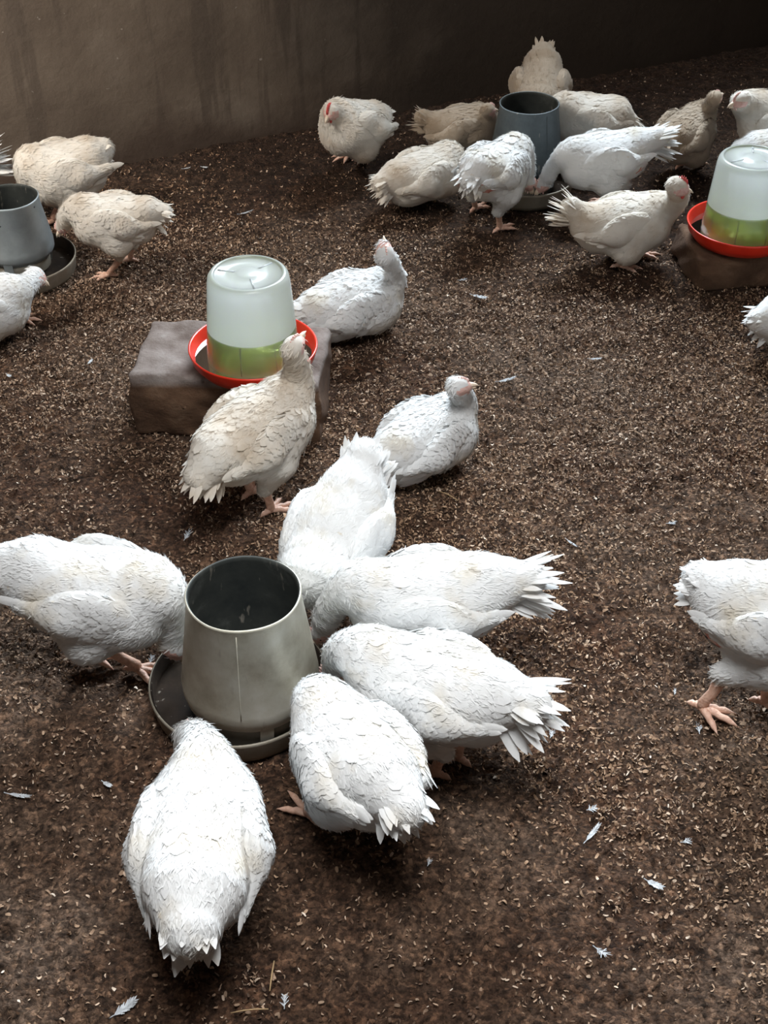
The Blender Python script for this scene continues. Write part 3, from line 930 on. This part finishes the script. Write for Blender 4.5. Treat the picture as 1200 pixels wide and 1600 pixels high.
    # --- shanks and toes belong to the body mesh
    for hk, q_, sd in hocks:
        fy_ = 0.0
        ft = np.array([q_[0], q_[1], 0.012 * s])
        V, F = tube([hk + [0, 0, 0.02 * s], hk, 0.5 * (hk + ft) + [0.002, 0, 0], ft + [0, 0, 0.008 * s], ft], np.array([0.0125, 0.0125, 0.0092, 0.0098, 0.0085]) * s, 12)
        acc.add(V, F, 1)
        for ta, tl in ((-32, .052), (0, .062), (32, .052), (178, .026)):
            w = math.radians(ta + sd * 8 + rng.uniform(-6, 6))
            d = np.array([math.cos(w), math.sin(w), 0])
            pts = [ft + [0, 0, .002]]; rr = [0.0085]
            for k_, (tt, zz, r_) in enumerate(((.2, .0105, .0072), (.42, .0115, .0066), (.55, .008, .0060), (.72, .0095, .0058), (.86, .0065, .0048), (1.0, .005, .0022), (1.12, .0025, .0008))):
                pts.append(np.array([ft[0], ft[1], 0]) + d * tl * tt * s + np.array([0, 0, (zz + .001) * s])); rr.append(r_)
            V, F = tube(pts, np.array(rr) * s, 8); acc.add(V, F, 1)
    body = acc.build('body', [M[mat], M['leg'], M['face'], M['raw']], root)
    # --- plumage that lies on the body
    nb = int(1500 * (0.7 if detail > 0.0065 else 1.0))
    ids = rng.randint(0, len(P), nb * 2)
    R0 = P[ids]
    q = (R0 - H) @ RH / HS
    keep = np.linalg.norm(q - [0.006, 0, 0], axis=1) > 0.030
    if raw:
        qb = (R0 - O) @ Rp / s
        keep &= ~((np.abs(qb[:, 0] + 0.105 * elong) < 0.034) & (np.abs(qb[:, 1]) > 0.018) & (qb[:, 2] < 0.022) & (qb[:, 2] > -0.050))
    for sd, wf, *_ in wings: keep &= wf(R0) > -0.002
    keep &= R0[:, 2] > 0.05 * s if not sit else R0[:, 2] > 0.008
    R0 = R0[keep][:nb]
    # direction field: along the neck to the body, then to the tail
    dn = np.full(len(R0), 9.0); nd = np.zeros_like(R0)
    for i in range(K):
        v = sd_cone(NP[i], NP[i + 1], NR[i], NR[i + 1])(R0)
        m_ = v < dn; dn[m_] = v[m_]; nd[m_] = (NP[i] - NP[i + 1])
    back = Rp @ np.array([-1.0, 0, -0.25])
    bd = np.repeat(back[None], len(R0), 0)
    qb = (R0 - O) @ Rp / s
    low = np.clip(-qb[:, 2] / 0.08, 0, 1)[:, None]
    bd = bd + np.array([0, 0, -0.7]) * low
    isn = np.clip((0.008 - dn) / 0.012, 0, 1)[:, None]
    D = unit(nd) * isn + unit(bd) * (1 - isn)
    D = unit(D + rng.normal(0, 0.10, D.shape))
    hdist = np.linalg.norm(R0 - H, axis=1)
    sz = np.clip(0.35 + (hdist - 0.03) * 4.5, 0.35, 1.0)
    L = 0.034 * s * sz * rng.uniform(0.8, 1.25, len(R0)); Wd = 0.0105 * s * sz * rng.uniform(0.8, 1.2, len(R0))
    lf = lift * sz * rng.uniform(0.3, 1.5, len(R0))
    ragged = rng.rand(len(R0)) < 0.06
    lf[ragged] *= 2.2
    V, F = feathers(body_f, R0, D, L, Wd, lf, rng)
    a = Acc(); a.add(V, F)
    # soft down: short strands all over
    nf = 3500 if detail > 0.0065 else 11000
    ids = rng.randint(0, len(P), nf); R1 = P[ids] + rng.normal(0, 0.002, (nf, 3)).astype(np.float32)
    q = (R1 - H) @ RH / HS
    k1 = np.linalg.norm(q - [0.010, 0, 0], axis=1) > 0.028
    k1 &= R1[:, 2] > (0.035 * s if not sit else 0.006)
    if raw:
        qb = (R1 - O) @ Rp / s
        k1 &= ~((np.abs(qb[:, 0] + 0.105 * elong) < 0.032) & (np.abs(qb[:, 1]) > 0.020) & (qb[:, 2] < 0.020) & (qb[:, 2] > -0.048) & (rng.rand(len(R1)) < .85))
    R1 = R1[k1]
    V, F = down(body_f, R1, back, 0.016 * s, rng)
    a.add(V, F)
    a.build('plumage', M[mat], body)
    # --- wings as parts
    for sd, wf, w0, w1, tipd in wings:
        lo2 = np.min([w0, w1, B(0.10, sd * 0.07, -0.05)], 0) - 0.06 * s; hi2 = np.max([w0, w1, B(0.10, sd * 0.07, 0.06)], 0) + 0.06 * s
        P2, Q2 = surface(wf, lo2, hi2, detail)
        a = Acc(); a.add(P2, Q2)
        nw = 420
        o2 = P2[rng.randint(0, len(P2), nw * 3)]
        o2 = o2[body_f(o2) > 0.002][:nw]
        if len(o2):
            dd = unit(np.repeat(tipd[None], len(o2), 0) + np.array([0, 0, -0.10]) + rng.normal(0, 0.07, (len(o2), 3)))
            rear = np.clip(((w0 + 0.05 * s * fdir - o2) @ fdir) / (0.12 * s), 0, 1)
            V, F = feathers(wf, o2, dd, (0.026 + 0.014 * rear) * s * rng.uniform(.85, 1.15, len(o2)), 0.0095 * s * (1 + .1 * rear), lift * 1.6 * rng.uniform(0.4, 1.6, len(o2)), rng)
            a.add(V, F)
            o3 = P2[rng.randint(0, len(P2), 900 if detail > .0065 else 3000)]; o3 = o3[body_f(o3) > 0.003]
            V, F = down(wf, o3, tipd, 0.015 * s, rng); a.add(V, F)
        # long flight feathers past the tip
        nq = 11
        rt = []; dr = []; up = []; LL = []; WW = []
        for k in range(nq):
            t = k / (nq - 1)
            rt.append(w0 + (w1 - w0) * (0.15 + .6 * t) + np.array([0, sd * 0.010 * s, (-0.020 + 0.030 * t) * s]))
            dr.append(unit((tipd + np.array([0, -sd * (0.16), -0.16 + 0.20 * t]) + rng.normal(0, .04, 3))[None])[0])
            up.append(np.array([0, sd * 1.0, 0.35])); LL.append(s * (0.050 + 0.012 * t + rng.uniform(-.006, .006))); WW.append(0.0085 * s)
        V, F = quill_fan(rt, dr, up, LL, WW, rng, curve=0.10)
        a.add(V, F)
        a.build('wing', M[mat], root)
    # --- tail fan
    nt_ = 78; rt = []; dr = []; up = []; LL = []; WW = []
    side = np.array([0, 1.0, 0]); tu = np.cross(td, side); tu = -tu if tu[2] < 0 else tu
    spread = math.radians(tail[2])
    for k in range(nt_):
        ly = k % 3; w = (rng.rand() * 2 - 1) * spread; v_ = math.radians((8, -8, -26)[ly]) + rng.normal(0, .08)
        d = td * math.cos(w) + side * math.sin(w); d = d * math.cos(v_) + tu * math.sin(v_)
        rt.append(tb + td * rng.uniform(0.0, 0.3) * tail[1] * s + side * math.sin(w) * 0.030 * s * tw + tu * (0.012, 0.0, -0.014)[ly] * s * tw)
        dr.append(d); up.append(tu + side * math.sin(w) * 0.8 + rng.normal(0, .1, 3)); LL.append(tail[1] * s * rng.uniform(0.85, 1.42)); WW.append(0.0076 * s * tw * rng.uniform(.8, 1.15))
    V, F = quill_fan(rt, dr, up, LL, WW, rng, curve=0.22)
    a = Acc(); a.add(V, F)
    # coverts over the tail root
    m_ = ((P - tb) @ td > -0.03 * s)
    if m_.sum() > 10:
        cand = P[m_]; o2 = cand[rng.randint(0, len(cand), 130)]
        dd = unit(np.repeat(td[None], len(o2), 0) + rng.normal(0, .12, (len(o2), 3)))
        V, F = feathers(body_f, o2, dd, np.full(len(o2), 0.034 * s), np.full(len(o2), 0.0105 * s), lift * rng.uniform(.6, 1.8, len(o2)), rng)
        a.add(V, F)
    a.build('tail', M[mat], root)
    # --- beak, comb, wattles, eyes
    if not hide_head:
        for nm, z_, dz, L_ in (('beak', 0.0005, -0.004, 0.0235), ('lower_beak', -0.0065, -0.003, 0.017)):
            pts = [hd(0.028, 0, z_), hd(0.036, 0, z_ - 0.0003), hd(0.043, 0, z_ + dz * .35), hd(0.028 + L_, 0, z_ + dz * 1.3)]
            r_ = (0.0078, 0.006, 0.0042, 0.0009) if nm == 'beak' else (0.0058, 0.0045, 0.003, 0.0008)
            V, F = tube(pts, np.array(r_) * HS, 10); a = Acc(); a.add(V, F); a.build(nm, M['beak'], root)
        for sd in (1, -1):
            V, F = ball(hd(0.0135, 0.0158 * sd, 0.003), 0.0036 * HS, 6); a = Acc(); a.add(V, F); a.build('eye', M['eye'], root)
        # serrated comb
        cs = comb
        a = Acc()
        nk = 6
        for k in range(nk):
            t = k / (nk - 1); x = 0.026 - 0.030 * t; hh = (0.007 + 0.006 * math.sin(PI * (0.2 + .7 * t))) * cs
            V, F = tube([hd(x, 0, 0.010 + .008 * math.sin(PI * t)), hd(x - .001, 0, 0.016 + .006 * math.sin(PI * t) + hh * .3), hd(x - .003, 0, 0.017 + .006 * math.sin(PI * t) + hh)], np.array([0.0045, 0.0035, 0.0010]) * HS, 8)
            a.add(V, F)
        a.build('comb', M['comb'] if comb > .8 else M['face'], root)
        for sd in (1, -1):
            V, F = ball(hd(0.026, 0.0055 * sd, -0.0185), np.array([0.0045, 0.0026, 0.0072]) * cs, 7); a = Acc(); a.add(V, F); a.build('wattle', M['comb'] if comb > .8 else M['face'], root)
    return root

FAR = dict(detail=0.0070)
#HENS
# --- front group
hen('front hen seen from behind, head bent into the big feeder, body nearest the viewer', (314, 1306), 0.165, 92, head=(296, 1152, 0.15), look=(100, -50),
    feet=[(250, 1430), (350, 1425)], pitch=0, s=1, tail=(-2, 0.074, 20), lift=0.005, seed=1, tw=1.35, wing_droop=8, elong=1.0, wide=1.0, neck_r=.029)
hen('hen at the big feeder with one foot stretched out, just right of the nearest hen', (552, 1184), 0.175, 122, head=(502, 1118, 0.07), look=(150, -70),
    feet=[(482, 1278), (600, 1250)], pitch=-12, s=0.93, tail=(-22, 0.08, 30), lift=0.006, seed=2, tw=1.15, elong=.9)
hen('hen with ragged tail feathers pointing lower right, under the pale long hen', (672, 1075), 0.175, 156, head=(525, 1042, 0.08), look=(190, -60),
    feet=[(680, 1215), (715, 1190)], pitch=-8, s=0.95, mat='white', tail=(-12, 0.10, 30), lift=0.006, seed=3, tw=1.1)
hen('long stretched hen reaching left into the big feeder, tail pointing right', (663, 937), 0.17, 182, head=(505, 982, 0.07), look=(200, -55),
    feet=[(650, 1030), (700, 1020)], pitch=-6, s=0.95, tail=(2, 0.11, 22), lift=0.004, seed=4, raw=True, elong=1.02)
hen('hen bending down behind the big feeder with its tail raised', (522, 844), 0.175, 246, head=(500, 935, 0.08), look=(235, -60),
    feet=[(480, 905), (535, 905)], pitch=-22, s=0.96, mat='white', tail=(20, 0.075, 30), lift=0.005, seed=5, tw=1.15)
hen('hen at left edge of the front, bending right into the big feeder', (156, 928), 0.185, -8, head=(268, 1005, 0.10), look=(-10, -60),
    feet=[(140, 1030), (216, 1052)], pitch=-8, s=1, mat='white', tail=(-6, 0.10, 28), lift=0.005, seed=6, raw=True, tw=1.2)
hen('standing hen cut off by the right edge of the picture', (1234, 967), 0.185, -28, head=(1310, 930, 0.34), look=(-20, 0),
    feet=[(1095, 1112), (1194, 1104)], pitch=4, s=1.02, mat='white', tail=(20, 0.06, 30), lift=0.006, seed=7, raw=True)
# --- middle group
hen('standing hen stretching its neck to drink from the middle red tray', (404, 672), 0.19, 44, head=(459, 545, 0.345), look=(60, 25),
    feet=[(392, 775), (424, 803)], pitch=10, s=0.92, mat='cream', tail=(-30, 0.09, 28), lift=0.008, seed=8, tw=1.1, neck_r=.036)
hen('hen resting on the litter right of the middle drinker, head held up', (554, 475), 0.085, 22, head=(602, 400, 0.235), look=(100, 68), pitch=4,
    s=0.9, tail=(-5, 0.07, 34), lift=0.010, seed=9, sit=True, neck_r=.030, comb=.3)
hen('hen resting on bare litter in the centre, head turned right', (670, 682), 0.085, 40, head=(714, 604, 0.21), look=(5, 5), pitch=4,
    s=0.87, tail=(-8, 0.08, 34), lift=0.009, seed=10, sit=True, neck_r=.031, comb=.3)
# --- left group
hen('plump hen hunched behind the left feeder by the wall', (98, 266), 0.15, 205, head=(45, 305, 0.10), look=(200, -60), feet=[(85, 350), (125, 345)],
    pitch=-6, s=1, mat='cream', tail=(8, 0.045, 30), lift=0.004, seed=11, elong=.80, wide=1.06, **FAR)
hen('hen feeding from the right side of the left feeder', (178, 342), 0.17, 183, head=(100, 352, 0.14), look=(190, -50), feet=[(172, 434), (205, 410)],
    pitch=-2, s=0.78, mat='cream', tail=(-15, 0.07, 28), lift=0.006, seed=12, raw=True, **FAR)
hen('hen lying at the left edge, pecking in the rim of the left feeder pan', (-30, 480), 0.09, 14, head=(54, 430, 0.115), look=(-20, -25), feet=[(30, 503), (-20, 490)],
    pitch=0, s=0.86, tail=(0, 0.07, 28), lift=0.005, seed=13, comb=.3, neck_r=.034, **FAR)
hen('hen almost hidden by the left edge, only its upright tail showing behind the feeder', (-119, 278), 0.16, 190, head=(-170, 250, 0.3), feet=[(-90, 360), (-70, 350)],
    pitch=4, s=0.95, tail=(34, 0.12, 20), seed=14, **FAR)
# --- back group
hen('hen standing alone by the back wall looking to the left', (552, 196), 0.155, 228, head=(518, 172, 0.235), look=(245, -25), feet=[(574, 247), (545, 246)],
    pitch=12, s=0.93, mat='cream', tail=(5, 0.05, 30), lift=0.004, seed=15, comb=.9, elong=.9, **FAR)
hen('hen with shade in its colour, resting with raised tail left of the dark back feeder', (722, 200), 0.10, 5, head=(762, 172, 0.17), look=(30, -10), pitch=4,
    s=0.8, mat='shaded', tail=(38, 0.08, 28), lift=0.006, seed=16, sit=True, elong=.9, **FAR)
hen('hen resting with its tail to the lower left, left of the standing rear hen', (666, 272), 0.09, 30, head=(712, 270, 0.10), look=(20, -40), pitch=3,
    s=0.88, mat='cream', tail=(-6, 0.08, 24), lift=0.005, seed=17, sit=True, **FAR)
hen('hen standing on two legs in front of the dark back feeder, rear to the viewer', (776, 264), 0.175, 50, head=(825, 285, 0.10), look=(30, -60), feet=[(742, 330), (780, 362)],
    pitch=-6, s=0.88, tail=(-30, 0.07, 30), lift=0.007, seed=18, raw=True, elong=.9, **FAR)
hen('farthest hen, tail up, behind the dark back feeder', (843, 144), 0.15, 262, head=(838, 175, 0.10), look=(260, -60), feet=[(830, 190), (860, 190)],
    pitch=-18, s=0.97, mat='shaded', tail=(12, 0.07, 24), lift=0.006, seed=19, wide=.92, **FAR)
hen('hen right behind the dark back feeder with a drooping tail', (918, 184), 0.15, 186, head=(872, 210, 0.10), look=(190, -50), feet=[(900, 250), (930, 245)],
    pitch=2, s=0.84, mat='cream', tail=(-38, 0.10, 20), lift=0.005, seed=20, elong=.9, **FAR)
hen('long hen stretching its neck low to the left, right of the dark back feeder', (941, 247), 0.155, 192, head=(850, 286, 0.08), look=(195, -50), feet=[(945, 320), (975, 318)],
    pitch=-8, s=0.88, mat='white', tail=(4, 0.12, 22), lift=0.005, seed=21, raw=True, elong=1.0, neck_r=.034, **FAR)
hen('hen with a red comb and open beak facing right towards the edge drinker', (977, 348), 0.115, 2, head=(1056, 292, 0.275), look=(-8, -12), feet=[(968, 420), (1000, 402)],
    pitch=6, s=0.89, mat='cream', tail=(50, 0.10, 18), lift=0.004, seed=22, comb=1.1, neck_r=.036, **FAR)
hen('hen dimmed by its colour in the dark corner with its neck stretched up to the right', (1072, 208), 0.12, 50, head=(1116, 154, 0.24), look=(40, 10), feet=[(1060, 262), (1085, 260)],
    pitch=4, s=0.82, mat='shaded', tail=(-10, 0.07, 22), lift=0.006, seed=23, elong=.9, **FAR)
hen('hen at the upper right edge with its head turned left above the edge drinker', (1222, 192), 0.15, 176, head=(1160, 156, 0.27), look=(200, -15), feet=[(1200, 270), (1240, 270)],
    pitch=8, s=0.95, mat='cream', tail=(5, 0.07, 22), lift=0.004, seed=24, **FAR)
hen('hen mostly hidden behind the edge drinker, white back showing above the jar', (1234, 242), 0.15, -5, head=(1300, 220, 0.2), feet=[(1200, 320), (1230, 318)],
    pitch=6, s=0.95, mat='white', tail=(0, 0.04, 24), lift=0.004, seed=25, **FAR)
hen('hen lying at the right edge below the edge drinker, only feathers showing', (1284, 492), 0.085, 10, head=(1340, 470, 0.2), pitch=4,
    s=0.98, mat='white', tail=(-8, 0.07, 22), lift=0.006, seed=26, sit=True, **FAR)

# ------------------------------------------------------------------ loose feathers on the litter
def loose_feather(px, py, L, W, ang, label, curl=0.3, seed=0, downy=False):
    w = pix(px, py, 0.008); rng = np.random.RandomState(seed)
    L *= 0.85; W *= 0.62
    d = np.array([math.cos(ang), math.sin(ang), 0.05])
    a = Acc(); o = 0
    gz = float(ground_h(np.array([w[0]]), np.array([w[1]]))[0]) + 0.006
    V, F = tube([np.array([0, 0, 0.001]) + d * L * (t - .5) + np.array([0, 0, curl * L * (t - .5) ** 2]) for t in (0, .3, .6, 1)], [0.0007, .0006, .0004, .0002], 5)
    a.add(V, F)
    s = np.array([-d[1], d[0], 0])
    nb = 16 if not downy else 9
    for k in range(nb):
        t = 0.22 + 0.78 * k / nb
        ww = W * math.sin(PI * min(1, t * .95)) ** .5 * rng.uniform(.8, 1.1)
        c = d * L * (t - .5) + np.array([0, 0, curl * L * (t - .5) ** 2 + .001])
        for sg in (-1, 1):
            sw = d * L * 0.10; tip = c + s * sg * ww * (1 if not downy else rng.uniform(.3, 1.1)) + d * L * (.16 if not downy else rng.uniform(.1, .45)) + np.array([0, 0, rng.uniform(0, .4) * ww])
            a.add([c - sw * .4, c + sw * .55, tip + sw * .3, tip - sw * .1], [(0, 1, 2, 3)])
    ob = a.build('loose_feather', M['feather'], smooth=False)
    ob.location = (w[0], w[1], gz)
    tag(ob, label, 'feather', 'loose feathers on the litter')

FT = [(746, 461, .050, .010, -0.5, 'frayed grey feather lying right of the resting hen with raised head'),
      (722, 433, .026, .010, 0.2, 'short pale feather just above the frayed grey feather'),
      (1048, 814, .022, .010, 0.1, 'single white feather on open litter above the right edge hen'),
      (291, 832, .034, .014, 1.3, 'fluffy feather above the large front feeder'),
      (892, 846, .036, .004, -0.9, 'thin feather sliver left of the lone white feather'),
      (862, 1145, .018, .009, 1.2, 'small white feather below the ragged tailed hen'),
      (1093, 1136, .022, .010, 1.5, 'small white feather between the toes of the right edge hen'),
      (924, 1260, .018, .014, 0.3, 'round grey down feather on dark litter'),
      (924, 1300, .050, .006, 0.9, 'long feather with a bare quill below the round down feather'),
      (1071, 1312, .018, .010, 0.2, 'small white feather right of the long quill feather'),
      (1020, 1380, .034, .009, -0.6, 'ragged white feather at the lower right'),
      (937, 1482, .026, .013, -0.7, 'tufted feather near the bottom right'),
      (190, 1574, .048, .011, 0.7, 'long feather at the bottom left edge'),
      (444, 1560, .024, .012, 1.6, 'down feather near the bottom edge in the middle'),
      (25, 1240, .048, .006, -0.2, 'long thin feather at the lower left edge'),
      (166, 1225, .024, .007, -0.6, 'short feather right of the long thin one on the left'),
      (382, 332, .052, .006, 0.5, 'thin feather on litter below the back wall, above the middle drinker'),
      (290, 260, .030, .006, 0.3, 'feather lying at the foot of the back wall on the left'),
      (318, 256, .026, .008, -0.4, 'feather at the foot of the back wall, right of its neighbour'),
      (12, 582, .022, .007, -0.8, 'small feather at the left edge level with the block'),
      (140, 565, .024, .006, 1.2, 'curled feather left of the block'),
      (788, 596, .055, .007, 0.35, 'long pale feather right of the resting hen in the centre'),
      (928, 560, .036, .006, 0.0, 'faint feather on open litter on the right side'),
      (235, 1028, .024, .010, 1.4, 'white feather between the left front hen and the feeder pan'),
      (670, 1348, .014, .008, 1.2, 'tiny feather below the hen with stretched foot'),
      (1055, 1078, .014, .006, 1.4, 'tiny feather left of the right edge hen foot')]
for i, (x, y, L, W, an, lb) in enumerate(FT):
    loose_feather(x, y, L, W, an, lb, seed=i, downy=(W > L * .35))

# straws
for i, (x, y, L, an, lb) in enumerate([(425, 1525, .045, 1.5, 'upright piece of straw near the bottom edge'),
                                       (700, 585 + 190, .05, -0.7, 'straw below the resting hen in the centre'),
                                       (390, 1580, .05, 0.1, 'pale straw at the bottom edge')]):
    w = pix(x, y, 0.008); a = Acc()
    d = np.array([math.cos(an), math.sin(an), 0.02])
    V, F = tube([d * L * (t - .5) + np.array([0, 0, .004 * math.sin(3 * t)]) for t in (0, .33, .66, 1)], [.0011] * 4, 6); a.add(V, F)
    o = a.build('straw', M['straw']); o.location = (w[0], w[1], 0.008); tag(o, lb, 'straw')
